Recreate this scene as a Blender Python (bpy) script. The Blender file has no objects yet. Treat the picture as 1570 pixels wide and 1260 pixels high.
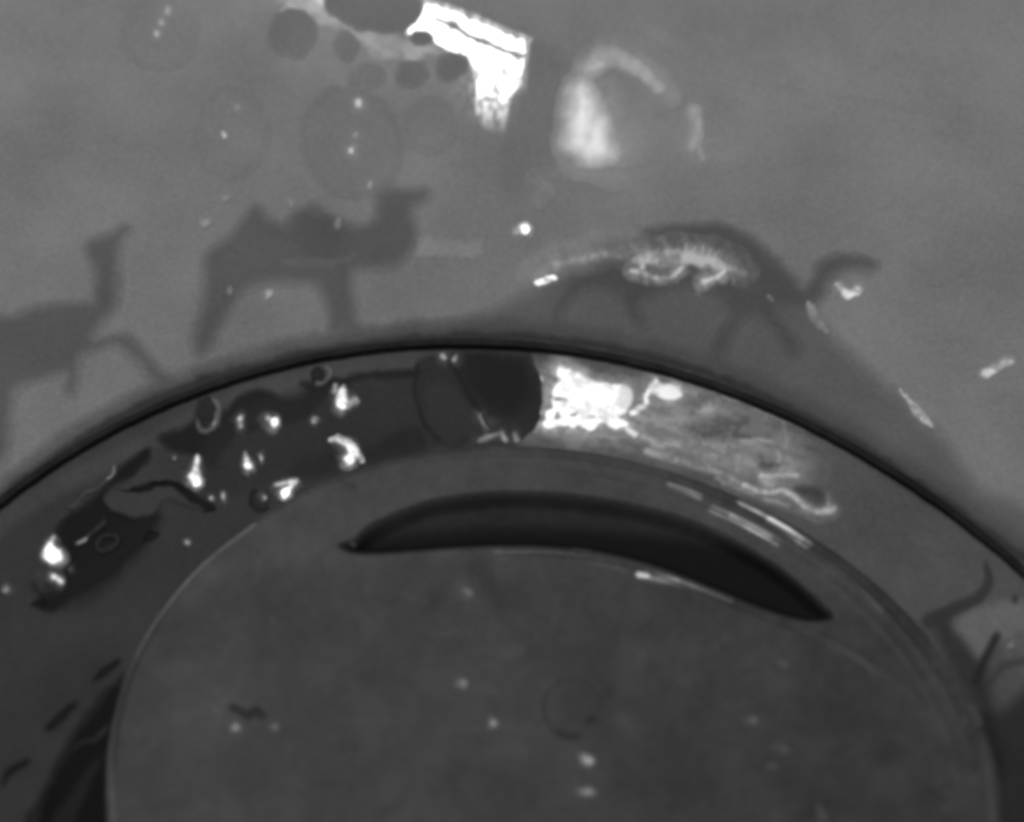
import bpy, math
import numpy as np

# ------------------------------------------------------------------ camera
W0, H0 = 1570, 1260
MM = 0.001
DIST, EL, WID = 0.30, math.radians(50), 0.157
SC = bpy.context.scene
CAM = np.array([0, -DIST*math.cos(EL), DIST*math.sin(EL)])
FW = np.array([0, math.cos(EL), -math.sin(EL)]); RT = np.array([1.0, 0, 0]); UP = np.cross(RT, FW)
cd = bpy.data.cameras.new('camera'); cam = bpy.data.objects.new('camera', cd)
SC.collection.objects.link(cam); SC.camera = cam
cam.location = CAM; cam.rotation_euler = (math.pi/2-EL, 0, 0)
cd.sensor_width = 36; cd.lens = 36*DIST/WID
cd.clip_start = 0.01; cd.clip_end = 10
cd.dof.use_dof = True; cd.dof.focus_distance = 0.305; cd.dof.aperture_fstop = 9

# ------------------------------------------------------------------ light
wd = bpy.data.worlds.new("World"); SC.world = wd; wd.use_nodes = True
wd.node_tree.nodes['Background'].inputs[0].default_value = (1, 1, 1, 1)
wd.node_tree.nodes['Background'].inputs[1].default_value = 0.30
LDIR = np.array([-.15, .434, .884]); LDIR /= np.linalg.norm(LDIR)
LPOS = LDIR*0.9
ld = bpy.data.lights.new('lamp', 'AREA'); ld.shape = 'RECTANGLE'; ld.size = .085; ld.size_y = .06; ld.energy = 5.7
lamp = bpy.data.objects.new('lamp', ld); SC.collection.objects.link(lamp)
lamp.location = LPOS
from mathutils import Vector
lamp.rotation_euler = Vector(-LDIR).to_track_quat('-Z', 'Y').to_euler()
SC.view_settings.view_transform = 'Standard'; SC.view_settings.look = 'None'
SC.view_settings.exposure = 0; SC.view_settings.gamma = 1; SC.view_settings.use_curve_mapping = False
SC.render.engine = 'CYCLES'; SC.cycles.filter_width = 4.4

# ------------------------------------------------------------------ geometry helpers
K = 0.80
def T(v): return (np.asarray(v, float)/255.0)**2.2*K
def rays(p):
    x = (p[..., 0]-W0/2)/W0; y = -(p[..., 1]-H0/2)/W0
    d = FW*(DIST/WID)+x[..., None]*RT+y[..., None]*UP
    return d/np.linalg.norm(d, axis=-1, keepdims=True)
def on_z(p, z):
    p = np.asarray(p, float); d = rays(p)
    t = (z-CAM[2])/d[..., 2]
    return CAM+t[..., None]*d
def proj(w):
    q = w-CAM; f = q@FW
    return np.stack([W0/2+(q@RT)/f*(DIST/WID)*W0, H0/2-(q@UP)/f*(DIST/WID)*W0], -1)
def hvec(P):
    v = CAM-P; v /= np.linalg.norm(v, axis=-1, keepdims=True)
    l = LPOS-P; l /= np.linalg.norm(l, axis=-1, keepdims=True)
    h = v+l; return h/np.linalg.norm(h, axis=-1, keepdims=True)
def ss(x, a, b):
    t = np.clip((x-a)/(b-a), 0, 1); return t*t*(3-2*t)
def cr(pts, n=8, closed=False):
    pts = np.asarray(pts, float); m = len(pts); out = []
    for i in range(m if closed else m-1):
        if closed: a, b, c, d = (pts[(i+k) % m] for k in (-1, 0, 1, 2))
        else: a, b, c, d = pts[max(i-1, 0)], pts[i], pts[i+1], pts[min(i+2, m-1)]
        for k in range(n):
            t = k/n
            out.append(.5*((2*b)+(-a+c)*t+(2*a-5*b+4*c-d)*t*t+(-a+3*b-3*c+d)*t**3))
    if not closed: out.append(pts[-1])
    return np.array(out)
def seg_d(P, a, b):
    ab = b-a; L = (ab**2).sum()+1e-9
    t = np.clip(((P-a)@ab)/L, 0, 1)
    return np.hypot(*((P-a-t[..., None]*ab).T)).T, t
def line_d(P, pts, widths=None):
    pts = np.asarray(pts, float); best = np.full(P.shape[:-1], 1e9)
    n = len(pts)-1
    for i in range(n):
        d, t = seg_d(P, pts[i], pts[i+1])
        if widths is not None: d = d/np.interp((i+t)/n, np.linspace(0, 1, len(widths)), widths)
        best = np.minimum(best, d)
    return best
def poly_sd(P, poly):
    poly = np.asarray(poly, float)
    d = line_d(P, np.vstack([poly, poly[:1]])); ins = np.zeros(P.shape[:-1], bool)
    x, y = P[..., 0], P[..., 1]; n = len(poly)
    for i in range(n):
        (x1, y1), (x2, y2) = poly[i], poly[(i+1) % n]
        if y1 == y2: continue
        c = ((y1 > y) != (y2 > y)) & (x < (x2-x1)*(y-y1)/(y2-y1)+x1)
        ins ^= c
    return np.where(ins, -d, d)
_rs = np.random.RandomState(5)
_perm = _rs.rand(256, 256)
def vnoise(P, s, seed=0):
    q = P/s+np.array([seed*17.3, seed*31.7]); i = np.floor(q).astype(int); f = q-i; f = f*f*(3-2*f)
    g = lambda a, b: _perm[(i[..., 0]+a) % 256, (i[..., 1]+b) % 256]
    return (g(0, 0)*(1-f[..., 0])+g(1, 0)*f[..., 0])*(1-f[..., 1])+(g(0, 1)*(1-f[..., 0])+g(1, 1)*f[..., 0])*f[..., 1]
def fbm(P, s, seed=0, o=4):
    r = 0; a = .5; t = 0
    for k in range(o):
        r = r+a*vnoise(P, s/2**k, seed+k*3); t += a; a *= .5
    return r/t
# shape functions: each returns coverage 0..1 over pixel positions
def poly(pts, blur=4, smooth=True):
    c = cr(pts, 6, True) if smooth else np.asarray(pts, float)
    return (lambda P: poly_sd(P, c)), c, blur
def stroke(pts, w=4, blur=3, widths=None, smooth=True):
    c = cr(pts, 6) if smooth and len(pts) > 2 else np.asarray(pts, float)
    if widths is not None:
        mw = max(widths)
        return (lambda P: (line_d(P, c, widths)-1)*mw), c, -(mw+blur), blur
    return (lambda P: line_d(P, c)-w), c, -(w+blur), blur
def ell(cx, cy, rx, ry, ang=0, blur=3):
    t = np.linspace(0, 2*np.pi, 28, endpoint=False); a = math.radians(ang)
    x, y = rx*np.cos(t), ry*np.sin(t)
    return poly(np.stack([cx+x*math.cos(a)-y*math.sin(a), cy+x*math.sin(a)+y*math.cos(a)], -1), blur, False)
def ring(cx, cy, rx, ry, w=3, blur=3, ang=0, t0=0, t1=360):
    t = np.radians(np.linspace(t0, t1, 30)); a = math.radians(ang)
    x, y = rx*np.cos(t), ry*np.sin(t)
    return stroke(np.stack([cx+x*math.cos(a)-y*math.sin(a), cy+x*math.sin(a)+y*math.cos(a)], -1), w, blur, None, False)

def cov(shape, P, halo=0.0, soft=1.0):
    fn, pts = shape[:2]; b = shape[-1]; pad = abs(shape[2])+3; hr = (1.2*b+3.5)*soft
    if halo: pad += 2*hr
    lo = pts.min(0)-pad; hi = pts.max(0)+pad
    m = (P[..., 0] > lo[0]) & (P[..., 0] < hi[0]) & (P[..., 1] > lo[1]) & (P[..., 1] < hi[1])
    out = np.zeros(P.shape[:-1])
    if m.any():
        sd = fn(P[m]); c = ss(-sd, -b, b)
        if halo: c = np.maximum(c, halo*np.exp(-(np.maximum(sd, 0)/hr)**2))
        out[m] = c
    return out
def blob(cx, cy, rx, ry, ang=0, blur=3, seed=0):
    r = np.random.RandomState(int(cx*7+cy)+seed); t = np.linspace(0, 2*np.pi, 9, endpoint=False); a = math.radians(ang); k = r.uniform(.55, 1.25, 9)
    x, y = rx*np.cos(t)*k, ry*np.sin(t)*k
    return poly(np.stack([cx+x*math.cos(a)-y*math.sin(a), cy+x*math.sin(a)+y*math.cos(a)], -1), blur)
# ------------------------------------------------------------------ surfaces
ZR = -0.001
rimpx = np.array([(0,768),(120,680),(250,612),(370,572),(480,546),(600,530),(700,523),(830,528),(960,545),(1080,578),(1200,628),(1300,680),(1400,745),(1490,805),(1570,862)], float)
discpx = np.array([(170,1150),(190,1040),(250,930),(320,850),(400,790),(480,745),(560,715),(680,690),(800,682),(900,690),(1000,710),(1100,745),(1200,793),(1300,860),(1400,945),(1460,1020),(1510,1110),(1530,1210)], float)
def fit(px, z, ridge=0.4):
    q = on_z(px, z)[:, :2]
    A = np.c_[2*q, np.ones(len(q))]; s = np.linalg.lstsq(A, (q**2).sum(1), rcond=None)[0]
    R = math.sqrt(s[2]+s[0]**2+s[1]**2); c = s[:2]
    th = np.arctan2(q[:, 1]-c[1], q[:, 0]-c[0]); r = np.hypot(*(q-c).T)/R-1
    B = np.stack([f(k*th) for k in range(1, 5) for f in (np.cos, np.sin)], 1)
    w = np.linalg.solve(B.T@B+ridge*np.diag(np.repeat([1, 1, 1.5, 2], 2))*.1, B.T@r)
    def Rf(t):
        return R*(1+np.stack([f(k*t) for k in range(1, 5) for f in (np.cos, np.sin)], -1)@w)
    return c, Rf
RC, RR = fit(rimpx, ZR); DC, DR = fit(discpx, -0.0003)
SL = 0.30
def wall_z(P):
    d = P[..., :2]-RC; th = np.arctan2(d[..., 1], d[..., 0])
    return ZR+SL*(np.hypot(d[..., 0], d[..., 1])-RR(th)), th
def S_wall(p):
    z = np.full(p.shape[:-1], ZR)
    for _ in range(14):
        P = on_z(p, z); z = wall_z(P)[0]
    th = wall_z(P)[1]
    N = np.stack([-SL*np.cos(th), -SL*np.sin(th), np.ones_like(th)], -1)
    return P, N/np.linalg.norm(N, axis=-1, keepdims=True)
ZW = -0.0018
def S_water(p):
    return on_z(p, ZW), np.broadcast_to(np.array([0, 0, 1.0]), p.shape[:-1]+(3,)).copy()
LAY = {}; BASE = {}
def S_lid(p):
    return on_z(p, 0.0), np.broadcast_to(np.array([0, 0, 1.0]), p.shape[:-1]+(3,)).copy()

# ------------------------------------------------------------------ materials
def new_mat(name):
    m = bpy.data.materials.new(name); m.use_nodes = True; m.node_tree.nodes.clear(); return m, m.node_tree
def tone_nodes(nt, scale=900, amp=.06):
    a = nt.nodes.new('ShaderNodeAttribute'); a.attribute_name = 'tone'
    tc = nt.nodes.new('ShaderNodeNewGeometry')
    n = nt.nodes.new('ShaderNodeTexNoise'); n.inputs['Scale'].default_value = scale; n.inputs['Detail'].default_value = 3
    nt.links.new(tc.outputs['Position'], n.inputs['Vector'])
    n2 = nt.nodes.new('ShaderNodeTexNoise'); n2.inputs['Scale'].default_value = 60; n2.inputs['Detail'].default_value = 4
    nt.links.new(tc.outputs['Position'], n2.inputs['Vector'])
    s = nt.nodes.new('ShaderNodeMath'); s.operation = 'ADD'
    nt.links.new(n.outputs['Fac'], s.inputs[0]); nt.links.new(n2.outputs['Fac'], s.inputs[1])
    mr = nt.nodes.new('ShaderNodeMapRange'); mr.inputs[1].default_value = .5; mr.inputs[2].default_value = 1.5
    mr.inputs[3].default_value = 1-amp*2; mr.inputs[4].default_value = 1+amp*2
    nt.links.new(s.outputs[0], mr.inputs[0])
    mu = nt.nodes.new('ShaderNodeMath'); mu.operation = 'MULTIPLY'
    nt.links.new(a.outputs['Fac'], mu.inputs[0]); nt.links.new(mr.outputs[0], mu.inputs[1])
    return mu, n, tc
def solid(name, rough, spec, scale=900, amp=.06, bump=0.0):
    m, nt = new_mat(name)
    mu, n, tc = tone_nodes(nt, scale, amp)
    p = nt.nodes.new('ShaderNodeBsdfPrincipled'); o = nt.nodes.new('ShaderNodeOutputMaterial')
    nt.links.new(mu.outputs[0], p.inputs['Base Color'])
    p.inputs['Roughness'].default_value = rough; p.inputs['Specular IOR Level'].default_value = spec
    if bump:
        b = nt.nodes.new('ShaderNodeBump'); b.inputs['Strength'].default_value = bump; b.inputs['Distance'].default_value = .0004
        nt.links.new(n.outputs['Fac'], b.inputs['Height']); nt.links.new(b.outputs[0], p.inputs['Normal'])
    nt.links.new(p.outputs[0], o.inputs[0]); return m
def coat(name, rough, brough, bspec, scale, amp):
    m, nt = new_mat(name)
    mu, n, tc = tone_nodes(nt, scale, amp)
    p = nt.nodes.new('ShaderNodeBsdfPrincipled'); nt.links.new(mu.outputs[0], p.inputs['Base Color'])
    p.inputs['Roughness'].default_value = brough; p.inputs['Specular IOR Level'].default_value = bspec
    gl = nt.nodes.new('ShaderNodeBsdfGlossy'); gl.inputs['Roughness'].default_value = rough
    aw = nt.nodes.new('ShaderNodeAttribute'); aw.attribute_name = 'gloss'
    m2 = nt.nodes.new('ShaderNodeMixShader'); o = nt.nodes.new('ShaderNodeOutputMaterial')
    nt.links.new(aw.outputs['Fac'], m2.inputs[0]); nt.links.new(p.outputs[0], m2.inputs[1]); nt.links.new(gl.outputs[0], m2.inputs[2])
    nt.links.new(m2.outputs[0], o.inputs[0]); return m
M_wall = solid('frosted_pale_plastic', .6, .1, 1900, .16)
M_lid = coat('scuffed_grey_plastic', .40, .5, .08, 1900, .2)
M_water = solid('murky_liquid', .5, .03, 1900, .18)
M_rim = solid('rim_matte', .6, .05, 800, .1)
M_slot = solid('dark_slot', .6, .03, 600, .15)
MC = {'wall': coat('wall_gloss_coat', .40, .6, .1, 1900, .16), 'water': coat('wet_liquid_coat', .40, .5, .03, 1900, .18), 'lid': coat('lid_gloss_coat', .4, .5, .08, 1900, .2)}
M_drop = coat('wet_drop_coat', .2, .5, .03, 1900, .18)
M_soft = coat('soft_glare_coat', .42, .6, .1, 1900, .16)

# ------------------------------------------------------------------ mesh building
def link(name, verts, faces, mat, attrs, parent=None, smooth=True):
    me = bpy.data.meshes.new(name); verts = np.asarray(verts); faces = np.asarray(faces)
    me.vertices.add(len(verts)); me.vertices.foreach_set('co', verts.astype(np.float32).ravel())
    k = faces.shape[1]; me.loops.add(faces.size); me.loops.foreach_set('vertex_index', faces.astype(np.int32).ravel())
    me.polygons.add(len(faces)); me.polygons.foreach_set('loop_start', (np.arange(len(faces))*k).astype(np.int32))
    me.polygons.foreach_set('use_smooth', np.full(len(faces), smooth))
    me.update(calc_edges=True); me.validate()
    for n, a in attrs.items():
        at = me.attributes.new(n, 'FLOAT', 'POINT'); at.data.foreach_set('value', np.asarray(a, np.float32).ravel())
    me.materials.append(mat)
    o = bpy.data.objects.new(name, me); SC.collection.objects.link(o)
    if parent: o.parent = parent
    return o
def sub(verts, faces, attrs, keep):
    f = faces[keep]; u, inv = np.unique(f, return_inverse=True)
    return verts[u], inv.reshape(f.shape), {k: np.asarray(a).ravel()[u] for k, a in attrs.items()}
def gridfaces(nj, ni, wrap=False):
    j, i = np.meshgrid(np.arange(nj-1), np.arange(ni if wrap else ni-1), indexing='ij')
    i2 = (i+1) % ni
    return np.stack([j*ni+i, j*ni+i2, (j+1)*ni+i2, (j+1)*ni+i], -1).reshape(-1, 4)
def tag(o, label=None, cat=None, group=None, kind=None):
    if label: o['label'] = label
    if cat: o['category'] = cat
    if group: o['group'] = group
    if kind: o['kind'] = kind
    return o
def empty(name, loc=(0, 0, 0)):
    o = bpy.data.objects.new(name, None); SC.collection.objects.link(o); o.location = loc; o.empty_display_size = .01; return o
_n = [0]
def values(surf, P, layers=True):
    val = BASE[surf](P)
    if layers:
        for sh, v, a in LAY.setdefault(surf, []):
            c = cov(sh, P)*a; val = val*(1-c)+v*c
    return val
SF = {}
def patch(name, surf, gloss=(), body=(), mat=None, parent=None, pitch=2.0, facet=26, jit=3.0, tilt=False, tex=0.0, texs=14, tdir=.3, rank=0, warp=5.0, halo=.10, soft=1.0, top_=.22, fade=None):
    """gloss: (highlight shape, strength); body: (shape, grey value, opacity, height mm)"""
    _n[0] += 1; seed = _n[0]
    allc = np.vstack([s[0][1] for s in list(gloss)+list(body)]); pad = max(abs(s[0][2]) for s in list(gloss)+list(body))+6
    if len(gloss): pad += 12*soft
    lo = allc.min(0)-pad; hi = allc.max(0)+pad
    xs = np.arange(lo[0], hi[0]+pitch, pitch); ys = np.arange(hi[1], lo[1]-pitch, -pitch)
    P = np.stack(np.meshgrid(xs, ys), -1)
    val = values(surf, P); ht = np.zeros(P.shape[:-1]); cv = np.zeros(P.shape[:-1])
    PW = P+np.stack([fbm(P, 22, 51, 3)-.5, fbm(P, 22, 57, 3)-.5], -1)*warp*2+np.stack([fbm(P, 7, 61, 2)-.5, fbm(P, 7, 67, 2)-.5], -1)*warp*.3
    for s, v, a, h in body:
        c = cov(s, PW); ca = c*a; val = val*(1-ca)+v*ca; cv = np.maximum(cv, c)
        ht = ht+c*h*MM; LAY[surf].append((s, v, a))
    wt = np.zeros(P.shape[:-1]); wc = np.zeros(P.shape[:-1])
    for s, st in gloss:
        c = cov(s, PW, halo if st > 0 else 0, soft)
        if not tilt: st = min(st, top_)
        if st < 0: wt = wt*(1-c*min(1, -st))
        else: wt = np.maximum(wt, c*st); wc = np.maximum(wc, c)
    if tex:
        U = np.stack([(P[..., 0]*math.cos(tdir)+P[..., 1]*math.sin(tdir))/3.2, -P[..., 0]*math.sin(tdir)+P[..., 1]*math.cos(tdir)], -1)
        wt = wt*(1-tex+tex*1.7*ss(.6*fbm(U, texs, seed, 3)+.4*fbm(P, texs*.8, seed+9, 3), .36, .62))
    if fade: wt = wt*(1-ss(P[..., 1], *fade))
    B, N = SF[surf](P)
    allcv = ss(np.maximum(cv, wc), .0, .25)
    Q = B+N*(ht+((.014+.012*rank)*allcv-.012*(1-allcv))*MM)[..., None]
    if len(gloss) and tilt:
        rs = np.random.RandomState(seed)
        gx, gy = np.meshgrid(np.arange(lo[0]-facet*.0, hi[0]+facet, facet), np.arange(lo[1], hi[1]+facet, facet))
        if facet >= 400: gx, gy = np.array([[(lo[0]+hi[0])/2]]), np.array([[(lo[1]+hi[1])/2]])
        sd = np.stack([gx.ravel(), gy.ravel()], -1)+(rs.uniform(-.4, .4, (gx.size, 2))*facet if facet < 400 else 0)
        best = np.full(P.shape[:-1], 1e9); who = np.zeros(P.shape[:-1], int)
        for k, c in enumerate(sd):
            d = ((P-c)**2).sum(-1); m = d < best; best[m] = d[m]; who[m] = k
        C, CN = SF[surf](sd)
        h = hvec(C)+rs.normal(0, math.radians(jit), (len(sd), 3)); h /= np.linalg.norm(h, axis=-1, keepdims=True)
        ext = min(facet, max((hi-lo)-2*pad+8))
        C = C+CN*(.08+ext*.1*.13*.6)*MM
        d = rays(P); n = h[who]; c = C[who]
        t = ((c-CAM)*n).sum(-1)/(d*n).sum(-1); F = CAM+t[..., None]*d
        F = F+N*ht[..., None]
        w = ss(wc, .0, .35)[..., None]; Q = Q*(1-w)+F*w
    nj, ni = P.shape[:2]; faces = gridfaces(nj, ni); cc = np.maximum(cv, wc).ravel()
    keep = cc[faces].max(1) > .001
    if surf == 'wall':
        dd = B[..., :2]-RC; out = (np.hypot(dd[..., 0], dd[..., 1])-RR(np.arctan2(dd[..., 1], dd[..., 0])) > -.0002).ravel()
        keep &= out[faces].all(1)
    at = {'tone': T(np.clip(val, 4, 255))*(KW if surf == 'wall' else 1), 'gloss': np.clip(wt*GLOSSK, 0, 1) if tilt else np.clip(wt*2.7, 0, .6)}
    v, f, a = sub(Q.reshape(-1, 3), faces, at, keep)
    return link(name, v, f, mat or MC[surf], a, parent)
GLOSSK = 0.10; KW = 1.22

SF.update(wall=S_wall, water=S_water, lid=S_lid)
for k in SF: LAY[k] = []
# ------------------------------------------------------------------ bowl: wall, dark rim, camels
bowl = empty('bowl', (0, 0, 0))
tag(bowl, 'pale grey frosted bowl printed with dark walking camels above a black rim', 'bowl')
th = np.linspace(0, 2*np.pi, 721)[:-1]
s = np.concatenate([np.linspace(0, .06, 60), np.linspace(.062, .24, 40)])
TT, SS = np.meshgrid(th, s)
r = RR(TT)+SS
und = (fbm(np.stack([TT*60, SS*900], -1), 9, 3)-.5)*.0002
V = np.stack([RC[0]+r*np.cos(TT), RC[1]+r*np.sin(TT), ZR+SL*SS+und*0], -1)
PX = proj(V)
BASE['wall'] = lambda P: 117*(1+.05*(fbm(P, 260, 9)-.58)+.03*(fbm(P, 40, 12)-.5))
tone = T(values('wall', PX, False))*KW
wall = link('wall', V.reshape(-1, 3), gridfaces(len(s), len(th), True), M_wall, {'tone': tone}, bowl)
# underside gives the wall a thickness
V2 = V.copy(); V2[..., 2] -= .003
link('outer_wall', V2.reshape(-1, 3), gridfaces(len(s), len(th), True), M_wall, {'tone': tone*.8}, bowl)
# rim ring; its dark tone stands for the step shadow
ph = np.linspace(0, 2*np.pi, 17)[:-1]
TT, PP = np.meshgrid(th, ph); wv = 1+.18*(fbm(np.stack([TT*40, PP*0], -1), 3, 2)-.5)
rr = RR(TT)-.0001+.0009*np.cos(PP)*wv+(fbm(np.stack([TT*180, TT*0], -1), 3, 12)-.5)*.00035
V = np.stack([RC[0]+rr*np.cos(TT), RC[1]+rr*np.sin(TT), ZR-.0001+.00022*np.sin(PP)*wv], -1)
f = gridfaces(len(ph)+1, len(th), True) % (len(ph)*len(th))
link('rim', V.reshape(-1, 3), f, M_rim, {'tone': T(34+24*(fbm(np.stack([TT*150, PP*.5], -1), 4, 15)-.5))}, bowl)
# short step from rim down into liquid
V = np.stack([np.stack([RC[0]+(RR(th)-.0002)*np.cos(th), RC[1]+(RR(th)-.0002)*np.sin(th), np.full(th.shape, z)], -1) for z in (ZR, ZW-.002)])
link('inner_step', V.reshape(-1, 3), gridfaces(2, len(th), True), M_rim, {'tone': np.full((2, len(th)), T(165))}, bowl)

patch('dull_band', 'wall', body=[(poly([(815,78),(862,88),(866,150),(850,240),(815,300),(770,300),(765,230),(785,180)], 18), 108, .8, 0)], parent=bowl, pitch=3)
# shade above the rim, painted as darker tones
patch('rim_shade', 'wall', body=[
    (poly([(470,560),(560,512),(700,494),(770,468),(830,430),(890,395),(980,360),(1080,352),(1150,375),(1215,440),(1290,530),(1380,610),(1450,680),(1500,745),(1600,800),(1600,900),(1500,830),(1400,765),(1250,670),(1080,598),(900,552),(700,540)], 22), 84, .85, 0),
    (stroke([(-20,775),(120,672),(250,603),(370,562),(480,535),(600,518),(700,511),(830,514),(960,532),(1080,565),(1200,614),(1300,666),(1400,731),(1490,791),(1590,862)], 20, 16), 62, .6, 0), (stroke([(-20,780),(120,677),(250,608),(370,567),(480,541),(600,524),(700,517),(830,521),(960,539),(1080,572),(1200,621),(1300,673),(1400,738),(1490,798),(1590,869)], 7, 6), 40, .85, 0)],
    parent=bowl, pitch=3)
cam_l = patch('camel_print', 'wall', body=[
    (poly([(-30,505),(-20,492),(20,482),(60,468),(120,463),(142,462),(147,430),(140,400),(132,382),(142,366),(165,358),(190,345),(200,350),(188,368),(182,395),(180,440),(176,470),(160,490),(146,508),(146,520),(185,512),(208,520),(222,540),(240,562),(268,590),(235,580),(205,548),(186,532),(150,534),(126,545),(118,565),(116,600),(104,598),(105,575),(80,572),(50,585),(25,600),(14,640),(12,690),(-30,720)], 16), 82, .95, 0)],
    parent=bowl, rank=2)
tag(cam_l, 'dark camel silhouette cut off by the left edge, raised neck and head')
cam_m = patch('camel_print', 'wall', body=[
    (poly([(302,540),(296,515),(308,480),(314,440),(312,400),(326,380),(352,362),(370,340),(384,322),(396,318),(408,330),(428,342),(442,336),(456,322),(474,316),(494,322),(520,338),(548,346),(568,340),(576,318),(580,298),(600,288),(630,290),(656,288),(655,304),(642,314),(632,328),(638,352),(632,380),(612,402),(580,412),(552,412),(540,420),(541,450),(546,490),(548,505),(510,505),(502,480),(494,450),(478,438),(440,434),(400,436),(376,446),(356,468),(345,492),(336,510),(322,530)], 16), 82, .95, 0),
    (ell(490,365,42,34,0,10), 74, .4, 0),
    (stroke([(440,404),(500,404),(545,392)], 6, 5), 104, .35, 0)],
    parent=bowl, rank=2)
tag(cam_m, 'whole two-humped dark camel silhouette with a bent foreleg, head stretched right')
cam_r = patch('camel_print', 'wall', body=[
    (poly([(975,372),(1000,352),(1060,345),(1110,345),(1150,362),(1185,392),(1215,425),(1232,440),(1248,425),(1256,402),(1280,388),(1320,395),(1345,405),(1330,415),(1295,415),(1272,430),(1262,455),(1240,472),(1212,468),(1190,470),(1196,495),(1225,525),(1212,545),(1180,500),(1150,485),(1130,500),(1110,540),(1090,540),(1100,505),(1120,480),(1090,448),(1040,440),(1000,452),(978,470),(990,500),(965,490),(958,465),(925,440),(885,452),(862,480),(858,515),(850,480),(870,440),(910,410),(950,395)], 14), 68, .75, 0)],
    parent=bowl, rank=3)
tag(cam_r, 'big dark camel silhouette with an arched hump and low head, under streaky highlights')
patch('seam', 'wall', body=[(stroke([(960,40),(1020,70),(1100,106),(1200,130),(1300,150),(1400,168),(1480,186),(1580,225)], 3, 5), 106, .2, 0),
    (stroke([(1000,52),(1090,102),(1180,122)], 7, 8), 122, .4, 0)], parent=bowl, rank=1)
patch('scratch', 'wall', body=[(poly([(640,368),(740,372),(740,392),(636,394)], 6, False), 131, .9, 0)], parent=bowl, rank=3)

# ------------------------------------------------------------------ liquid in the channel
xs = np.arange(-.13, .13, .0004); ys = np.arange(-.16, .05, .0004)
X, Y = np.meshgrid(xs, ys); V = np.stack([X, Y, np.full(X.shape, ZW)], -1); PX = proj(V)
def mixer(PX, val):
    def mixv(shape, v, a=1.0):
        c = cov(shape, PX)*a; val[...] = val*(1-c)+v*c
    return mixv
def water_val(PX):
    px, py = PX[..., 0], PX[..., 1]
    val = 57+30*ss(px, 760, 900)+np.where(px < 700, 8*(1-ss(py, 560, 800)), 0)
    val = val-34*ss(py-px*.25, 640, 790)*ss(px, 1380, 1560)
    mixv = mixer(PX, val)
    mixv(poly([(1425,950),(1460,950),(1500,1000),(1520,1060),(1500,1100),(1470,1050)], 14), 58, .9)  # broken reflections at the far right, painted as pale and dark tones
    mixv(poly([(1462,955),(1490,935),(1550,920),(1580,930),(1570,990),(1530,985),(1505,1010),(1485,990)], 12), 114, .95)
    mixv(poly([(1540,985),(1590,960),(1590,1030),(1545,1020)], 6), 98, .9)
    mixv(stroke([(1510,860),(1516,890),(1500,915),(1460,935),(1425,952)], 6, 5, widths=[2, 8, 9, 10, 12]), 60, .9)
    mixv(stroke([(1528,975),(1510,1010),(1495,1045)], 6, 5), 45, .95)
    mixv(stroke([(1590,1010),(1540,1020),(1520,1045)], 5, 5), 62, .7)
    mixv(ell(1556,918,5,7,0,4), 55, .9)
    mixv(poly([(1500,1050),(1530,1090),(1570,1060),(1620,1020),(1640,1300),(1525,1300),(1530,1180)], 16), 48, .9)
    mixv(stroke([(1510,1100),(1525,1150),(1532,1190)], 10, 9), 38, .8)
    mixv(poly([(120,985),(180,960),(190,1010),(110,1120),(60,1100),(70,1030)], 20), 50, .6)
    mixv(stroke([(640,530),(700,527),(830,532),(960,549),(1080,582),(1200,632),(1300,684),(1400,749),(1490,809),(1590,880)], 7, 6), 50, .7)  # rim shade carried on as a darker strip
    mixv(stroke([(-40,830),(60,760),(200,690),(420,590),(640,556)], 16, 12), 76, .7)
    val = val+5*(fbm(PX, 60, 4)-.5)+4*(fbm(PX, 16, 8)-.5)
    return val
BASE['water'] = water_val
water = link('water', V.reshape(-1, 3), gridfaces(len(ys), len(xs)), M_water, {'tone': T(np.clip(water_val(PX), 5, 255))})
tag(water, kind='structure')

# ------------------------------------------------------------------ lid (polar mesh)
lid = empty('round_lid', (DC[0], DC[1], 0))
tag(lid, 'big round scuffed grey lid with a long dark crescent slot near its top edge', 'lid')
cres = cr([(522,834),(545,826),(570,803),(650,770),(720,757),(800,753),(900,760),(1000,779),(1080,804),(1150,840),(1210,880),(1258,922),(1278,946),(1240,952),(1180,937),(1100,905),(1020,873),(940,851),(850,839),(750,837),(650,843),(590,848),(548,848),(528,842)], 5, True)
th = np.linspace(0, 2*np.pi, 1401)[:-1]
s = np.concatenate([np.linspace(.001, .3, 40), np.linspace(.3, .6, 90)[1:], np.linspace(.6, .985, 300)[1:], np.linspace(.985, 1.0, 14)[1:], [1.0005]*3])
TT, SS = np.meshgrid(th, s); r = DR(TT)*SS
zz = -.0006*ss(SS, .975, 1.0)**2
zz[-3] = -.0012; zz[-2] = -.003; zz[-1] = -.006
az = .5+.5*np.cos(TT-math.radians(48)); az = az**14
X = DC[0]+r*np.cos(TT); Y = DC[1]+r*np.sin(TT)
V = np.stack([X, Y, np.zeros(X.shape)], -1); PX = proj(V)
rp = r/MM
R1 = DR(TT)/MM; CRES = cres
zz = zz+az*(.28*np.exp(-((rp-R1*.952)/.55)**2)+.20*np.exp(-((rp-R1*.915)/.5)**2))*MM
zz = zz-az*.25*MM*ss(SS, .955, .975)
sdc = poly_sd(PX, cres)
pit = ss(-sdc, -5, 20)
zz = zz-pit*.0016
rd = line_d(PX, cr([(600,850),(750,846),(850,848),(940,860),(1020,883),(1100,914),(1180,948),(1280,985),(1350,1025),(1420,1080)], 6))
rfa = ss(PX[..., 0], 620, 900)*(1-.7*ss(PX[..., 0], 1150, 1400))
zz = zz+.28*MM*np.exp(-(rd/5.5)**2)*rfa
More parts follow.
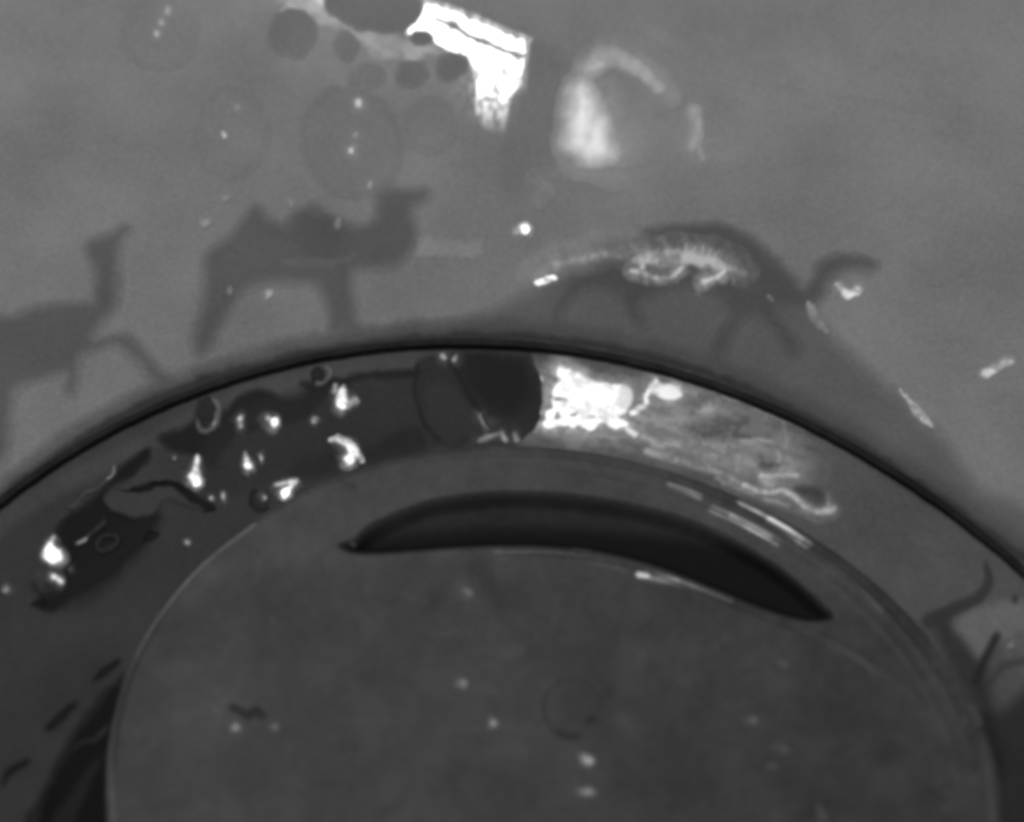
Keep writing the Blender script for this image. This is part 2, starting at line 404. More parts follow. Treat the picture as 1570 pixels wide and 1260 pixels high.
zz = zz+(SS < .985)*((fbm(PX, 200, 31)-.5)*.00003)
V[..., 2] = zz
def lid_val(PX):
    val = np.full(PX.shape[:-1], 60.0); mixv = mixer(PX, val)
    lipm = (1-ss(PX[..., 1]-(.00045*(PX[..., 0]-850)**2), 800, 900))
    val += 9*lipm*ss(PX[..., 0], 330, 560)
    mixv(poly([(230,960),(300,900),(420,880),(470,900),(440,940),(360,960),(330,1000),(250,1010)], 25), 51, .8)
    mixv(poly([(330,920),(420,880),(520,860),(640,850),(660,880),(540,900),(430,930)], 25), 54, .6)
    mixv(ell(710,905,30,22,40,18), 76, .6)
    mixv(stroke([(735,870),(755,900),(780,940)], 14, 12), 50, .7)
    mixv(stroke([(690,880),(660,930)], 10, 10), 53, .6)
    mixv(stroke([(356,1084),(370,1090),(380,1096),(392,1088),(402,1096)], 6, 4), 18, 1)
    mixv(ring(877,1085,44,44,3.0,3,0,95,250), 40, .85)
    mixv(ring(877,1085,44,44,2.5,3,0,250,380), 50, .6)
    mixv(ell(878,1085,40,40,0,8), 54, .5)
    mixv(stroke([(856,1122),(870,1128),(886,1128)], 5, 4), 28, .9)
    mixv(ell(906,1103,8,6,-20,4), 30, .9)
    mixv(ell(968,940,26,18,0,14), 70, .6)
    mixv(ell(1200,1048,26,14,0,12), 66, .5)
    for q in [(590,1125,10,14),(535,1140,18,10),(1072,1165,10,8),(700,1180,24,16),(600,1240,30,12),(932,1060,14,10),(1240,1250,40,10),(1365,1155,22,16),(1430,1230,20,26)]: mixv(ell(*q, -30, 8), 51, .7)
    for q in [(985,1000,12,7),(790,1000,16,10),(800,950,16,12),(1050,1045,14,10),(1165,1105,14,8),(670,1240,40,20),(940,1100,26,9),(790,1115,24,8),(930,1145,10,8),(1190,1250,30,8)]: mixv(ell(*q, 10, 7), 68, .6)
    mixv(stroke([(1270,1080),(1330,1110),(1400,1130)], 20, 18), 56, .5)
    # outer border band of the lid, right side
    mixv(stroke([(1100,752),(1200,800),(1300,868),(1400,955),(1470,1050),(1505,1130)], 16, 10), 57, .8)
    mixv(stroke([(640,700),(760,690),(880,694),(1000,716),(1100,750)], 9, 7), 62, .7)
    mixv(stroke([(1370,960),(1400,985),(1440,1030)], 12, 10), 52, .6)
    mixv(stroke([(1432,980),(1460,1030),(1490,1080),(1515,1160),(1524,1260)], 7, 6), 76, .6)
    # left edge catching light, painted as a pale line
    mixv(stroke([(172,1260),(168,1160),(178,1080),(205,1005),(250,935),(310,865),(390,803)], 3, 3), 112, .9)
    r = np.random.RandomState(9)
    for k in range(70):
        x, y = r.uniform(200, 1500), r.uniform(700, 1255); L = r.uniform(8, 60); an = r.normal(.3, .5); bnd = r.normal(0, .2)*L
        mixv(stroke([(x, y), (x+L*.5*math.cos(an), y+L*.5*math.sin(an)+bnd*.3), (x+L*math.cos(an), y+L*math.sin(an))], r.uniform(1, 4), r.uniform(3, 7)), 60+r.choice([-10, 10]), r.uniform(.3, .7))
    for k in range(110):
        x, y = r.uniform(190, 1500), r.uniform(700, 1255); q = r.uniform(2, 7)
        mixv(ell(x, y, q*r.uniform(.8, 1.8), q, r.uniform(0, 180), 4), 60+r.choice([-13, -9, 10, 14]), r.uniform(.2, .6))
    val = val+13*(fbm(PX, 120, 41)-.5)+15*(fbm(PX, 40, 43)-.5)+11*(fbm(PX, 12, 44)-.5)
    pit = ss(-poly_sd(PX, cres), -6, 9)
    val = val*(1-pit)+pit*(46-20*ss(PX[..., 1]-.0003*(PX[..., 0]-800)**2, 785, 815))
    return val
BASE['lid'] = lid_val
val = lid_val(PX)
gl = np.zeros(PX.shape[:-1])  # highlight streaks along the lid ridges, drawn in as gloss
for pts, w, b, st in [([(1092,781),(1130,797),(1165,815),(1192,832)], 5, 4, .10), ([(1120,792),(1180,824)], 4, 3, .45),
        ([(1138,768),(1175,788),(1205,810),(1238,834)], 6, 4, .34), ([(1180,795),(1205,810),(1228,828)], 5, 4, .95),
        ([(1028,742),(1050,750),(1072,762)], 4, 4, .05), ([(1238,834),(1300,880),(1350,935)], 3, 4, .012), ([(990,700),(1060,722)], 4, 4, .015),
        ([(539,831),(544,833)], 2, 3, .14), ([(868,833),(900,836),(925,842),(955,845)], 3, 3, .07), ([(880,835),(905,839)], 4, 3, .3), ([(980,881),(992,882)], 4, 3, .22),
        ([(1000,885),(1040,891),(1090,906),(1120,918)], 5, 5, .07), ([(1010,886),(1040,891)], 3, 3, .12), ([(1100,908),(1200,950),(1300,1000),(1340,1030)], 3, 4, .010),
        ([(760,846),(860,850),(960,872)], 3, 4, .010)]:
    gl = np.maximum(gl, cov(stroke(pts, w, b), PX)*st)
gl = gl*(.55+.9*fbm(PX, 12, 71))
F = gridfaces(len(s), len(th), True); A = {'tone': T(np.clip(val, 4, 255)), 'gloss': np.clip(gl, 0, .8)}
inp = pit.ravel()[F].mean(1) > .45
v, f, a = sub(V.reshape(-1, 3), F, A, ~inp)
o = link('plate', v-[DC[0], DC[1], 0], f, M_lid, a, lid)
v, f, a = sub(V.reshape(-1, 3), F, A, inp)
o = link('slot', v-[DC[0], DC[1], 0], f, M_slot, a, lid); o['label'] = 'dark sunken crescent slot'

# ------------------------------------------------------------------ pools, pieces and drops on the left of the channel
def top(o, label, cat, group=None):
    tag(o, label, cat, group)
    # put the origin at the piece
    me = o.data; n = len(me.vertices); co = np.empty(n*3, np.float32); me.vertices.foreach_get('co', co)
    co = co.reshape(-1, 3); c = np.array([co[:, 0].mean(), co[:, 1].mean(), co[:, 2].min()])
    me.vertices.foreach_set('co', (co-c).ravel().astype(np.float32)); me.update(); o.location = c
    return o
top(patch('oil_pool', 'water', body=[
    (poly([(60,930),(70,890),(88,850),(84,815),(100,790),(125,780),(150,755),(175,732),(185,715),(215,690),(232,686),(226,705),(205,728),(170,748),(160,765),(175,780),(215,792),(245,790),(235,815),(205,850),(170,885),(120,915),(85,935)], 7), 22, .95, .0),
    (poly([(95,930),(130,850),(200,800),(250,790),(230,830),(190,880),(140,925)], 14), 30, .5, 0)]),
    'long black oily pool hugging the channel at the far left beside the curled flap', 'oil pool')
top(patch('oil_pool', 'water', body=[
    (poly([(245,668),(290,650),(340,628),(372,605),(410,598),(440,612),(470,600),(460,588),(510,580),(560,574),(640,566),(645,580),(560,585),(530,594),(500,612),(470,640),(420,655),(370,665),(340,690),(330,720),(300,700),(262,690)], 8), 30, .95, 0),
    (poly([(440,720),(500,690),(560,680),(640,650),(650,690),(560,712),(470,735)], 12), 38, .8, 0),
    (poly([(340,640),(460,600),(560,585),(640,580),(645,640),(560,680),(460,720),(360,760),(300,740),(310,690)], 14), 44, .6, 0)]),
    'ragged dark oily pool between the white ring bubble and the dark wedge', 'oil pool')
top(patch('curled_flap', 'water', body=[
    (poly([(158,762),(170,755),(195,752),(225,742),(262,738),(290,752),(320,772),(330,782),(318,786),(290,775),(262,768),(245,775),(235,790),(210,797),(180,790),(164,778)], 5), 62, .95, .3),
    (stroke([(182,752),(215,751),(245,742),(270,746),(300,768),(325,784)], 4, 4, widths=[3, 5, 6, 6, 6, 7]), 20, .95, -.15)]),
    'curled grey flap with a black fold line, lying in the black pool', 'flap')
top(patch('glint_stroke', 'water', body=[(stroke([(116,832),(130,826),(145,815),(160,802)], 4.5, 3), 50, .95, .3)], gloss=[(stroke([(120,830),(130,826)], 3, 3), .03)]), 'short straight grey glint on the black pool', 'glint')  # glint stroke painted as a grey tone
top(patch('glint_ring', 'water', body=[(ring(165,833,19,10,3.5,2.5,-38), 52, .9, .3)]), 'small squashed ring-shaped glint in the black pool beside the straight glint', 'ring')  # ring-shaped glint painted in grey
top(patch('lit_streak', 'water', body=[(stroke([(103,776),(115,778),(125,766),(140,753),(158,740),(172,730),(178,718)], 2.5, 2), 78, .9, .3)], gloss=[(stroke([(165,735),(177,720)], 3, 2), .03)]), 'thin pale wiggly lit streak along the upper edge of the black pool', 'lit streak')  # lit streak near the rim, painted as a pale line
# bubbles in the liquid
top(patch('ring_bubble', 'water', body=[(ell(318,633,16,26,8,3), 40, .9, .4), (ring(319,636,16,28,3.5,3,8,-80,150), 105, .9, .4), (ring(319,636,16,28,3,2.5,8,150,280), 62, .8, .2)], gloss=[(ring(320,636,17,26,3,3,8,-60,40), .012)]),
    'upright oval bubble with a pale ring edge, above the drops', 'bubble')
top(patch('ring_bubble', 'water', body=[(ell(488,574,9,10,0,3), 36, .9, .3), (ring(494,575,12,14,3,3,20,-70,100), 105, .9, .3)]),
    'tiny round bubble with one pale edge just under the black rim', 'bubble')
top(patch('ring_bubble', 'water', body=[(ring(400,765,14,17,4,3,0,60,230), 30, .9, .1), (ell(402,762,10,12,0,4), 56, .8, .35)], gloss=[(ell(408,764,3,3,0,2), .05)]),
    'dark-edged small bubble touching the lid left of the zigzag glint', 'bubble')
def drop(label, glints, bodyc, v=52, h=.5, group='glinting drops in the channel', jit=1.5, tex=0):  # glint shapes are put into each drop as gloss
    top(patch('water_drop', 'water', body=[(ell(*bodyc, 8), v, .6, h*.2), (stroke([(bodyc[0]-bodyc[2]*.8, bodyc[1]+bodyc[3]*.2), (bodyc[0]-bodyc[2]*.2, bodyc[1]+bodyc[3]*.9), (bodyc[0]+bodyc[2]*.8, bodyc[1]+bodyc[3]*.6)], 2.5, 3.5), 24, .7, 0), (stroke([(bodyc[0]-bodyc[2]*.6, bodyc[1]-bodyc[3]*.5), (bodyc[0]-bodyc[2]*.1, bodyc[1]-bodyc[3]*.1)], 3, 4), v+22, .4, 0)], gloss=[(g, min(st, 1)*.14+.02 if st >= .3 else st*.5) for g, st in glints], warp=5, tex=.45, texs=6), label, 'drop', group)
drop('bright drop at the far left end of the black pool, upper of two', [(poly([(70,838),(80,822),(84,838),(96,850),(90,862),(76,860),(66,850)], 4), 1)], (84,850,18,24,-20))
drop('drop just below the brightest drop at the far left of the pool', [(ell(85,882,5,4,45,3), .5), (stroke([(85,882),(95,892)], 3, 3), .15)], (72,890,26,24,0), 60)
drop('tall comma-shaped drop above the tip of the curled flap', [(ell(299,737,7,8,-20,4), 1), (stroke([(296,730),(302,715),(304,700)], 5, 4, widths=[7, 5, 2]), .18)], (298,726,13,28,8))
drop('small narrow drop left of the round bright drop', [(ell(370,641,3.5,4,0,3), .5), (stroke([(370,641),(370,652)], 3, 3), .08)], (366,648,11,18,10))
drop('round bright drop in the middle of the upper row', [(ell(421,647,8,8,0,4), 1), (ell(410,638,5,5,0,4), .1)], (412,648,18,17,0), 48)
drop('pointed drop with two thin prongs just under the black rim', [(ell(524,618,7,8,20,4), 1), (stroke([(524,612),(526,594)], 4, 4, widths=[8, 2]), .18), (stroke([(513,603),(514,592)], 3, 3), .1), (stroke([(530,620),(544,616)], 5, 4), .12)], (526,614,20,24,0))
drop('hook-shaped bright drop beside the lid edge', [(stroke([(508,674),(522,672),(534,680),(541,694),(536,706)], 6, 4, widths=[3, 6, 6, 7, 7]), .8), (stroke([(538,690),(550,700),(556,708)], 6, 5, widths=[6, 5, 3]), .16)], (528,694,26,24,10), 50, .6)
drop('slanting teardrop in the middle of the lower row', [(ell(380,714,4.5,6,0,3), .7), (stroke([(378,706),(374,694)], 4, 3, widths=[4, 2]), .12)], (378,712,12,22,-15))
drop('zigzag glinting drop resting against the lid edge', [(ell(438,757,7,5,-30,3), .8), (stroke([(424,744),(440,742),(455,738),(448,748),(438,757)], 3, 3), .16)], (440,748,22,13,-15), 56)
drop('tiny drop right of the slanting teardrop', [(ell(401,698,3,5,0,3), .08)], (401,698,5,8,0))
drop('faint small drop left of the hook-shaped drop', [(ell(485,644,4,6,20,3), .07)], (485,645,7,9,0), 48)
drop('tiny drop under the flap tip, right one of a pair', [(ell(342,760,3,5,0,3), .06)], (342,760,5,7,0), 58)
drop('tiny drop under the flap tip, left one of a pair', [(ell(323,764,3,4,0,3), .05)], (322,764,7,6,0), 56)
drop('lone faint speck of water between the pool and the lid edge', [(ell(285,832,4,5,0,3), .045)], (287,834,8,9,0), 54)
drop('dim drop at the far left edge below the bright pair', [(ell(10,902,5,5,0,3), .045)], (10,902,8,8,0), 62)
drop('dim drop on the left just above the curled flap', [(ell(268,702,4,3,0,3), .03)], (268,702,6,6,0), 52)
drop('dim drop inside the black pool right of the bright pair', [(ell(108,872,4,4,0,3), .012)], (108,872,7,7,0), 45)

# bottom-left dark strokes and gap
G = 'short dark strokes at the left of the lid'
for pts, lab in [([(144,1043),(160,1030),(182,1016)], 'dark short stroke touching the black gap, highest of its row'),
                 ([(72,1116),(90,1100),(112,1080)], 'dark thin stroke halfway down left of the black gap'),
                 ([(4,1200),(14,1182),(40,1168)], 'dark curved stroke near the bottom left corner'),
                 ([(222,826),(238,820)], 'faint dark dash between pool and lid'),
                 ([(52,925),(66,922)], 'small dark dash under the black pool')]:
    top(patch('hair_fibre', 'water', body=[(stroke(pts, 5, 3, widths=[3, 6, 4]), 22, .9, .15)]), lab, 'fibre', G)
top(patch('torn_film', 'water', body=[
    (poly([(190,1040),(175,1045),(140,1080),(110,1120),(85,1165),(62,1215),(40,1275),(200,1275),(180,1150)], 5), 32, .95, 0),
    (poly([(185,1048),(150,1085),(120,1125),(110,1145),(140,1130),(160,1112),(172,1095)], 4), 10, .95, 0),
    (poly([(112,1150),(150,1138),(168,1120),(168,1145),(140,1170),(112,1210),(90,1240),(70,1275),(60,1260),(85,1190)], 5), 8, .95, 0),
    (poly([(160,1150),(150,1180),(132,1220),(112,1275),(160,1275),(163,1210)], 4), 4, 1, 0),
    (stroke([(112,1148),(130,1138),(146,1134),(162,1116)], 3, 2), 64, .8, .2),
    (stroke([(80,1210),(70,1240),(66,1275)], 4, 4), 36, .8, .2)]),
    'blackest wedge-shaped torn film squeezed along the left edge of the lid', 'torn film')

# ------------------------------------------------------------------ dark wedge
top(patch('gel_wedge', 'water', body=[
    (poly([(640,552),(700,540),(812,546),(826,580),(832,620),(820,660),(800,672),(740,672),(690,690),(660,682),(640,640),(634,590)], 7, False), 46, .95, .08),
    (poly([(700,550),(740,546),(800,552),(812,580),(815,610),(790,640),(755,645),(738,625),(715,595)], 14, False), 36, .9, .1),
    (poly([(652,600),(680,580),(705,600),(735,640),(738,662),(690,682),(660,660)], 8, False), 54, .8, .08),
    (stroke([(640,560),(636,600),(650,645),(672,676)], 3, 3), 32, .7, 0),
    (stroke([(690,560),(715,600),(738,640),(745,662)], 4, 4), 36, .8, .1)],
    gloss=[(stroke([(737,634),(742,648),(748,660)], 2, 2), .04), (stroke([(735,676),(755,668),(765,664)], 3, 4), .02), (stroke([(770,664),(776,674)], 3, 3), .025), (stroke([(790,664),(794,672)], 3, 3), .02),
         (ell(680,548,4,5,-30,3), .07), (ell(700,550,3,6,20,3), .05), (ell(745,645,20,6,10,8), .003)], facet=20),
    'dark grey wedge of gel filling the channel left of the blazing highlight', 'gel wedge')

# ------------------------------------------------------------------ crumpled bright film on the right of the channel
top(patch('crumpled_film', 'water', body=[
    (poly([(830,556),(900,556),(1000,575),(1090,600),(1180,640),(1230,690),(1240,750),(1280,780),(1260,792),(1200,770),(1120,730),(1000,692),(880,680),(800,674),(826,620)], 16), 116, .7, .05),  # glow beside the glare, put into a paler tone
    (poly([(1060,620),(1150,640),(1190,665),(1120,672),(1060,672)], 12), 72, .8, 0),
    (poly([(1100,660),(1180,664),(1175,672),(1060,674)], 6), 64, .7, 0),
    (ell(1178,708,18,12,20,8), 50, .9, 0), (poly([(1215,745),(1240,745),(1265,760),(1262,775),(1235,770)], 6), 58, .8, 0),
    (ell(1083,605,15,9,0,6), 78, .8, 0), (stroke([(1058,655),(1090,650)], 6, 6), 78, .7, 0),
    (stroke([(870,560),(930,565),(1000,580),(1040,592)], 9, 8), 78, .9, 0),
    (stroke([(830,672),(900,676),(980,688)], 8, 8), 84, .7, 0),
    (stroke([(822,600),(826,640)], 8, 8), 62, .8, 0)],
    gloss=[  # glare shapes drawn in as gloss
    (poly([(858,562),(880,572),(910,584),(950,592),(966,594),(972,612),(960,632),(950,640),(962,652),(948,656),(925,648),(900,652),(875,640),(868,624),(850,612),(848,600),(858,585)], 5), 1.0),
    (poly([(838,632),(850,626),(846,612),(870,620),(880,632),(900,636),(915,650),(905,662),(890,652),(850,656),(834,652)], 4), .35),
    (stroke([(968,634),(982,626),(992,620),(996,600),(1004,586)], 4, 4), .25),
    (poly([(994,592),(1005,580),(1015,590),(1035,588),(1044,604),(1030,614),(1012,608),(1000,606)], 5), .9),
    (ell(1003,611,9,7,0,5), -1), (ell(880,636,8,5,0,3), -.85), (ell(862,612,14,4,0,3), -.8), (ell(856,638,5,8,10,3), -.85), (stroke([(905,640),(935,648)], 3, 3), -.5),
    (stroke([(808,562),(814,575),(826,582)], 5, 4), .09),
    (ell(1082,626,17,11,-15,8), .06), (stroke([(1110,606),(1150,622),(1200,640),(1230,655)], 5, 5), .045),
    (stroke([(1128,676),(1160,674),(1182,678)], 4, 4), .05), (stroke([(1180,676),(1192,695),(1196,715),(1198,728)], 4, 4), .05),
    (stroke([(1202,640),(1206,690),(1214,725)], 3, 3), .035), (poly([(1150,676),(1215,680),(1222,728),(1165,745)], 14), .03), (stroke([(1100,735),(1160,760),(1210,775)], 3, 4), .04), (stroke([(1180,625),(1170,660),(1180,720)], 4, 4), .025), (stroke([(1190,650),(1230,700),(1240,740)], 3, 4), .02), (stroke([(1040,612),(1100,600),(1150,618)], 4, 4), .03), (stroke([(900,668),(980,672),(1060,690)], 4, 5), .04), (stroke([(1060,675),(1090,700),(1140,716)], 3, 4), .03), (stroke([(1164,728),(1200,728),(1222,728)], 4, 4), .09),
    (poly([(1160,728),(1185,730),(1185,750),(1165,752)], 7), .05), (stroke([(1140,745),(1170,752),(1200,752),(1225,768),(1245,782),(1270,784),(1280,780)], 4, 4), .09),
    (stroke([(1268,762),(1270,780)], 3, 3), .05), (stroke([(990,692),(1040,705),(1090,720),(1130,742)], 6, 6), .035),
    (stroke([(955,655),(975,668)], 4, 4), .12), (stroke([(995,650),(1015,655)], 3, 3), .04), (poly([(840,560),(960,575),(1100,610),(1230,665),(1240,740),(1150,735),(1000,690),(850,668)], 24), .022), (stroke([(980,600),(1060,600),(1120,640)], 12, 12), .03), (stroke([(975,640),(1060,640),(1110,630)], 10, 9), .03), (stroke([(1060,690),(1130,700),(1190,730)], 10, 9), .035), (stroke([(860,650),(930,662),(1000,675)], 8, 8), .035), (stroke([(1000,682),(1100,684),(1160,678)], 5, 5), .035),
    (poly([(1050,680),(1160,682),(1150,730),(1040,700)], 12), .018), (stroke([(1140,680),(1128,700),(1130,720)], 6, 6), .03)],
    tex=.5, texs=9, tdir=.35, warp=4, halo=.16, soft=1.6, top_=.3),
    'crumpled clear film with a blown-out white glare between the dark wedge and the rim', 'clear film')

# ------------------------------------------------------------------ glare and glints on the wall, shaped as gloss patches
top(patch('glare_patch', 'wall', gloss=[  # window-like reflection drawn in as shaped gloss
    (poly([(650,8),(668,10),(720,32),(806,66),(802,82),(770,74),(710,44),(648,22)], 4, False), 1),
    (poly([(624,36),(634,24),(660,26),(720,58),(790,86),(797,100),(793,130),(784,150),(778,175),(773,215),(768,216),(756,206),(742,196),(730,178),(732,140),(726,104),(714,86),(690,76),(660,58),(640,52),(626,52)], 4, False), 1),
    (poly([(700,22),(806,66),(800,140),(775,205),(740,195),(752,150),(738,142),(728,110),(714,86),(665,40)], 4, False), .028),
    (poly([(792,60),(806,66),(798,130),(782,150)], 3, False), .8),
    (stroke([(668,30),(700,45),(745,68),(799,88)], 5, 3), -.95), (ell(698,38,10,6,20,4), -.85), (ell(770,106,3,4,0,3), -.4), (ell(746,154,6,4,20,3), -.8),
    (stroke([(768,120),(772,170),(776,205)], 6, 5, widths=[9, 6, 1]), .14), (stroke([(748,140),(750,170),(749,198)], 5, 5, widths=[8, 5, 1]), .08), (stroke([(730,130),(722,160),(716,190)], 5, 5, widths=[6, 4, 1]), .04), (stroke([(758,150),(761,180),(762,212)], 4, 4, widths=[6, 4, 1]), .08), (stroke([(738,145),(739,170),(738,196)], 4, 4, widths=[5, 3, 1]), .04), (poly([(704,110),(742,130),(770,150),(776,200),(745,190),(715,180)], 18), .016),
    (poly([(700,110),(740,110),(755,160),(770,215),(720,205),(690,180)], 26), .012)], warp=2.5, tex=.7, tdir=1.5, texs=7, rank=3, halo=.14, soft=1.5, top_=.3, fade=(40, 214)),
    'blown-out white glare patch with two bright bars and a straight right edge', 'painted glare')
top(patch('light_streak', 'wall', gloss=[  # diffuse streak of light, drawn in as gloss
    (poly([(430,-10),(490,-20),(502,18),(530,34),(570,38),(620,55),(665,70),(690,82),(660,88),(610,92),(570,80),(530,55),(480,38),(440,20)], 15), .016),
    (ell(490,3,14,9,20,8), .03), (poly([(400,-20),(700,90),(720,130),(640,150),(560,150),(480,130),(420,60)], 60), .0025)], mat=M_soft, tex=.35, tdir=.35, texs=20, rank=1, warp=14),
    'pale grey streak of light running into the glare patch from the top edge', 'light streak')
top(patch('ghost_glare', 'wall', gloss=[
    (poly([(866,225),(872,205),(872,160),(880,135),(895,130),(912,145),(925,180),(935,215),(940,240),(920,248),(895,246),(885,235)], 24), .06),
    (ell(903,190,18,48,0,18), .05),
    (stroke([(905,108),(925,90),(950,90),(980,108),(1010,135)], 11, 11, widths=[14,16,13,11,9]), .018), (stroke([(908,105),(922,98)], 6, 6), .035),
    (stroke([(950,85),(1000,110),(1030,150)], 14, 14), .006), (ell(955,205,44,40,0,36), .004),
    (stroke([(1066,172),(1068,200),(1064,222)], 9, 8), .017), (stroke([(1070,215),(1078,245)], 4, 5), .012), (ell(1105,240,34,18,0,18), .0018)], mat=M_soft, tex=.25, tdir=1.9, texs=22, warp=4, halo=.14, soft=1.2, rank=4),
    'soft ghostly arch of light with a bright left leg, right of the glare patch', 'ghost glare')
top(patch('camel_glare', 'wall', gloss=[  # glare over the camel's back, drawn in as gloss
    (stroke([(825,425),(860,403),(890,398),(930,390),(990,386),(1060,384),(1120,398),(1140,415)], 9, 9), .014), (stroke([(850,403),(885,398),(915,392),(955,394)], 5, 5), .02), (stroke([(912,391),(930,394)], 4, 4), .02),
    (stroke([(978,400),(1010,394),(1050,396),(1090,402),(1122,416)], 9, 9, widths=[8, 13, 12, 10, 6]), .035),
    (stroke([(970,417),(1000,424),(1028,424),(1045,412)], 4, 5), .05), (stroke([(1078,433),(1096,426),(1118,414)], 4, 5), .055), (stroke([(990,398),(984,412)], 4, 4), .05),
    ] + [(stroke([(x, y0), (x+5, y0-L)], 2.2, 3, widths=[3, 1]), .03) for x, y0, L in [(990,392,9),(1004,390,12),(1018,391,10),(1032,391,13),(1047,391,16),(1060,392,12),(1073,393,18),(1086,395,12),(1098,397,14),(1110,402,10),(925,394,5),(905,397,5)]] + [
    (ell(1062,413,10,7,0,5), -.9),
    (stroke([(1052,392),(1060,378)], 3, 3), .012), (stroke([(1076,392),(1082,380)], 3, 3), .012), (stroke([(1100,396),(1108,384)], 3, 3), .012)], facet=24, rank=5, tex=.45, texs=10, tdir=1.2, warp=5, halo=.3, soft=1.6),
    'ragged bright glare streak along the back of the right camel', 'glare streak')
def wd(label, glints, facet=40, body=(), name='wall_glint'):  # small highlights drawn in as gloss shapes
    top(patch(name, 'wall', gloss=glints, body=body, rank=6, tex=.6, texs=7), label, 'drop', 'small painted glints on the bowl wall')
wd('small bright glint on the wall under the ghostly arch', [(ell(807,352,7,6,-30,5), .35), (ell(797,356,8,5,-20,4), .03)])
wd('short bright slanting glint at the left end of the glare streak', [(ell(837,430,17,6,-22,4), .16), (ell(830,434,8,4,-20,3), .1)])
wd('glint under the head of the right camel', [(stroke([(1288,442),(1300,452),(1318,446)], 6, 5), .05), (ell(1305,452,8,4,0,3), .06)])
wd('lone slanting bright glint near the right edge of the photo', [(stroke([(1514,574),(1530,564),(1546,557)], 6, 5), .045), (ell(1518,573,6,4,-30,3), .05)])
wd('long thin streak of glare low on the right wall', [(stroke([(1380,598),(1400,622),(1430,655)], 3, 3, widths=[3, 3, 7, 3]), .025), (ell(1418,642,10,5,45,4), .05)])
wd('faint curved glint below the neck of the right camel', [(stroke([(1240,468),(1252,492),(1270,512)], 6, 5, widths=[5, 8, 3]), .013)])
wd('faint glint on the chest of the right camel', [(ell(1182,460,8,4,45,4), .02)])
wd('hazy glint between the ghostly arch and the small bright glint', [(ell(830,290,16,22,0,18), .003)])
# tiny bright specks, drawn as gloss only
sp = [(345,208,.04,'speck inside the medium bubble'), (315,342,.016,'speck above the back of the middle camel'), (352,446,.02,'speck on the hind leg of the middle camel'),
      (411,453,.045,'bright speck under the belly of the middle camel'), (518,345,.016,'speck on the hump of the middle camel'), (568,284,.018,'speck left of the head of the middle camel'),
      (447,310,.01,'faint speck over the humps of the middle camel'), (345,308,.009,'faint speck left of the humps of the middle camel')]
for x, y, st, lab in sp:
    o = patch('bright_speck', 'wall', gloss=[(blob(x, y, 4.5, 6, 0, 4), st*.8)], rank=7)
    top(o, 'tiny bright '+lab, 'speck', 'bright specks on the bowl wall')
# bubbles / dried water rings on the wall
def bub(label, cx, cy, rx, ry, ang=0, v=104, a=.25, ringa=.3, spark=(), g='water bubbles on the bowl wall'):
    top(patch('water_bubble', 'wall', body=[(ell(cx, cy, rx, ry, ang, 9), v-3, a*.75, .03), (ring(cx, cy, rx-3, ry-3, 4, 7, ang), 98, ringa*.9, 0)],
              gloss=[(ell(x, y, 4, 5, 0, 3), st) for x, y, st in spark], rank=4), label, 'bubble', g)
bub('faint large round bubble at the top left', 245, 50, 57, 55, 0, 112, .3, .16, [(240, 50, .018), (249, 34, .012), (258, 18, .01)])
bub('medium oval bubble left of the biggest bubble', 354, 203, 57, 70, 0, 113, .3, .22, [(362, 165, .006)])
bub('biggest egg-shaped bubble with two sparkles above the middle camel', 538, 218, 76, 86, -25, 108, .5, .4, [(540, 233, .05), (550, 160, .04), (545, 208, .012)])
bub('dark round bubble left below the pale streak of light, larger than its dark neighbours', 448, 52, 34, 36, 40, 98, .5, .2)
bub('small faint bubble tucked under the pale streak of light', 531, 72, 14, 20, -20, 100, .5, .2)
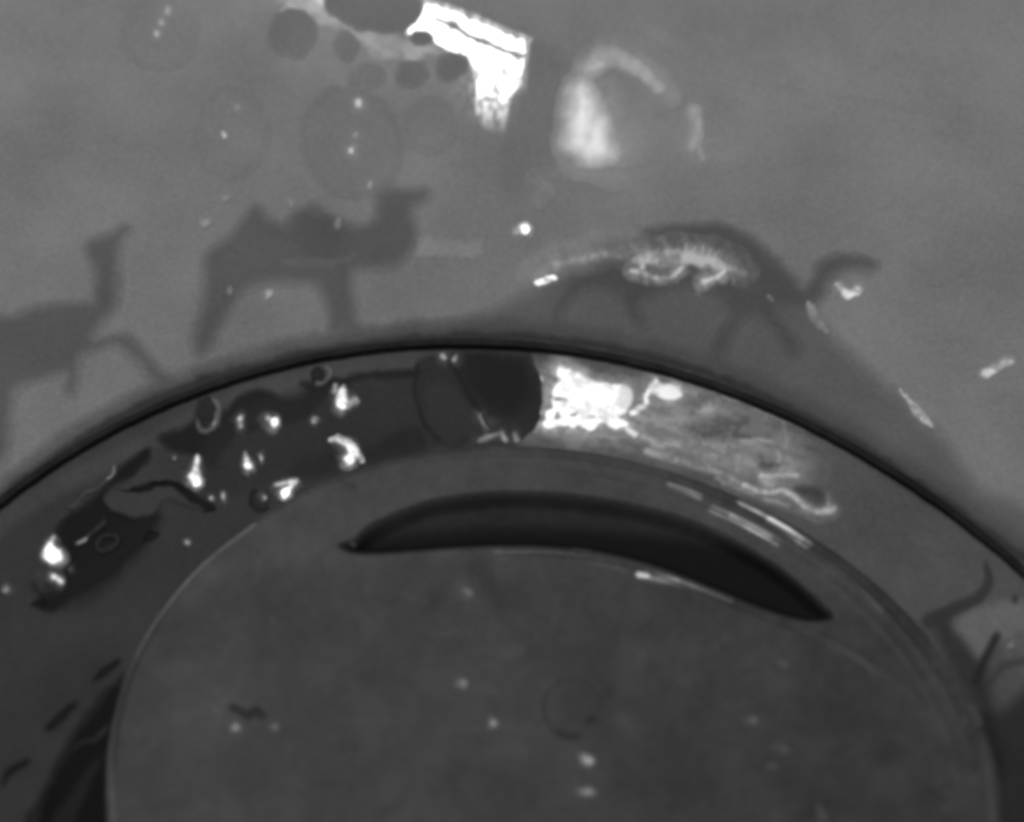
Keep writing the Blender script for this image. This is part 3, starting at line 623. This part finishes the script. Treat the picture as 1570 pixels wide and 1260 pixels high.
bub('dark small bubble left of the one touching the glare patch', 631, 114, 22, 18, -25, 96, .75, .3)
bub('dark small bubble touching the white glare patch', 691, 104, 24, 19, -20, 92, .85, .3)
bub('broad faint bubble under the two dark small bubbles', 660, 190, 40, 42, 0, 110, .4, .2)
bub('barely visible small bubble above the biggest bubble', 562, 118, 24, 16, -10, 106, .4, .2)
bub('broad dark bubble cut off by the top edge of the photo', 572, 8, 72, 38, 8, 103, .9, .25)
bub('tiny dark bubble below the left end of the glare bars', 648, 58, 16, 8, 10, 92, .8, .3)

# ------------------------------------------------------------------ specks on the lid, their glints drawn in as gloss
for x, y, rx, ry, a, st, lab in [
    (902,1165,12,6,30,.10,'brightest glint speck below the round scratch'), (900,1215,14,5,0,.06,'flat glint speck near the bottom, under the brightest one'),
    (756,1106,7,6,0,.05,'round glint speck left of the round scratch'), (1154,1104,10,6,0,.03,'glint speck at the right of the round scratch'),
    (707,1050,10,6,-20,.018,'dim speck above the round glint speck'), (718,905,8,5,30,.016,'dim speck in the pale blotch below the slot'),
    (361,1114,9,5,0,.03,'dim speck under the black smudge, left'), (422,1115,8,4,0,.012,'dim speck under the black smudge, right'),
    (1202,1148,10,5,20,.02,'slanting dim speck on the right of the lid'), (1186,1172,6,5,0,.018,'smaller speck under the slanting one'),
    (1203,1018,10,4,15,.015,'dim speck below the right end of the slot'), (1262,1248,4,14,-25,.02,'curved speck cut by the bottom edge'),
    (1480,1104,5,6,0,.012,'dim speck near the right edge of the lid'),
    (1550,988,4,4,0,.0,'')]:
    if not lab: continue
    o = patch('glint_speck', 'lid', body=[(blob(x, y, rx+3, ry+3, a, 6), 70, .4, .04)], gloss=[(blob(x, y, rx*.8, ry*.8, a, 4.5), st*.45), (ell(x+rx*.2, y, rx*.25, ry*.4, a, 3), st*.9)], facet=40, jit=.4)
    top(o, lab+', on the grey lid', 'speck', 'glint specks on the lid')
top(patch('glint_speck', 'water', gloss=[(ell(1550,988,4,4,0,3), .045)], facet=40, jit=.3), 'pinpoint speck beside the dark line at the right edge', 'speck')
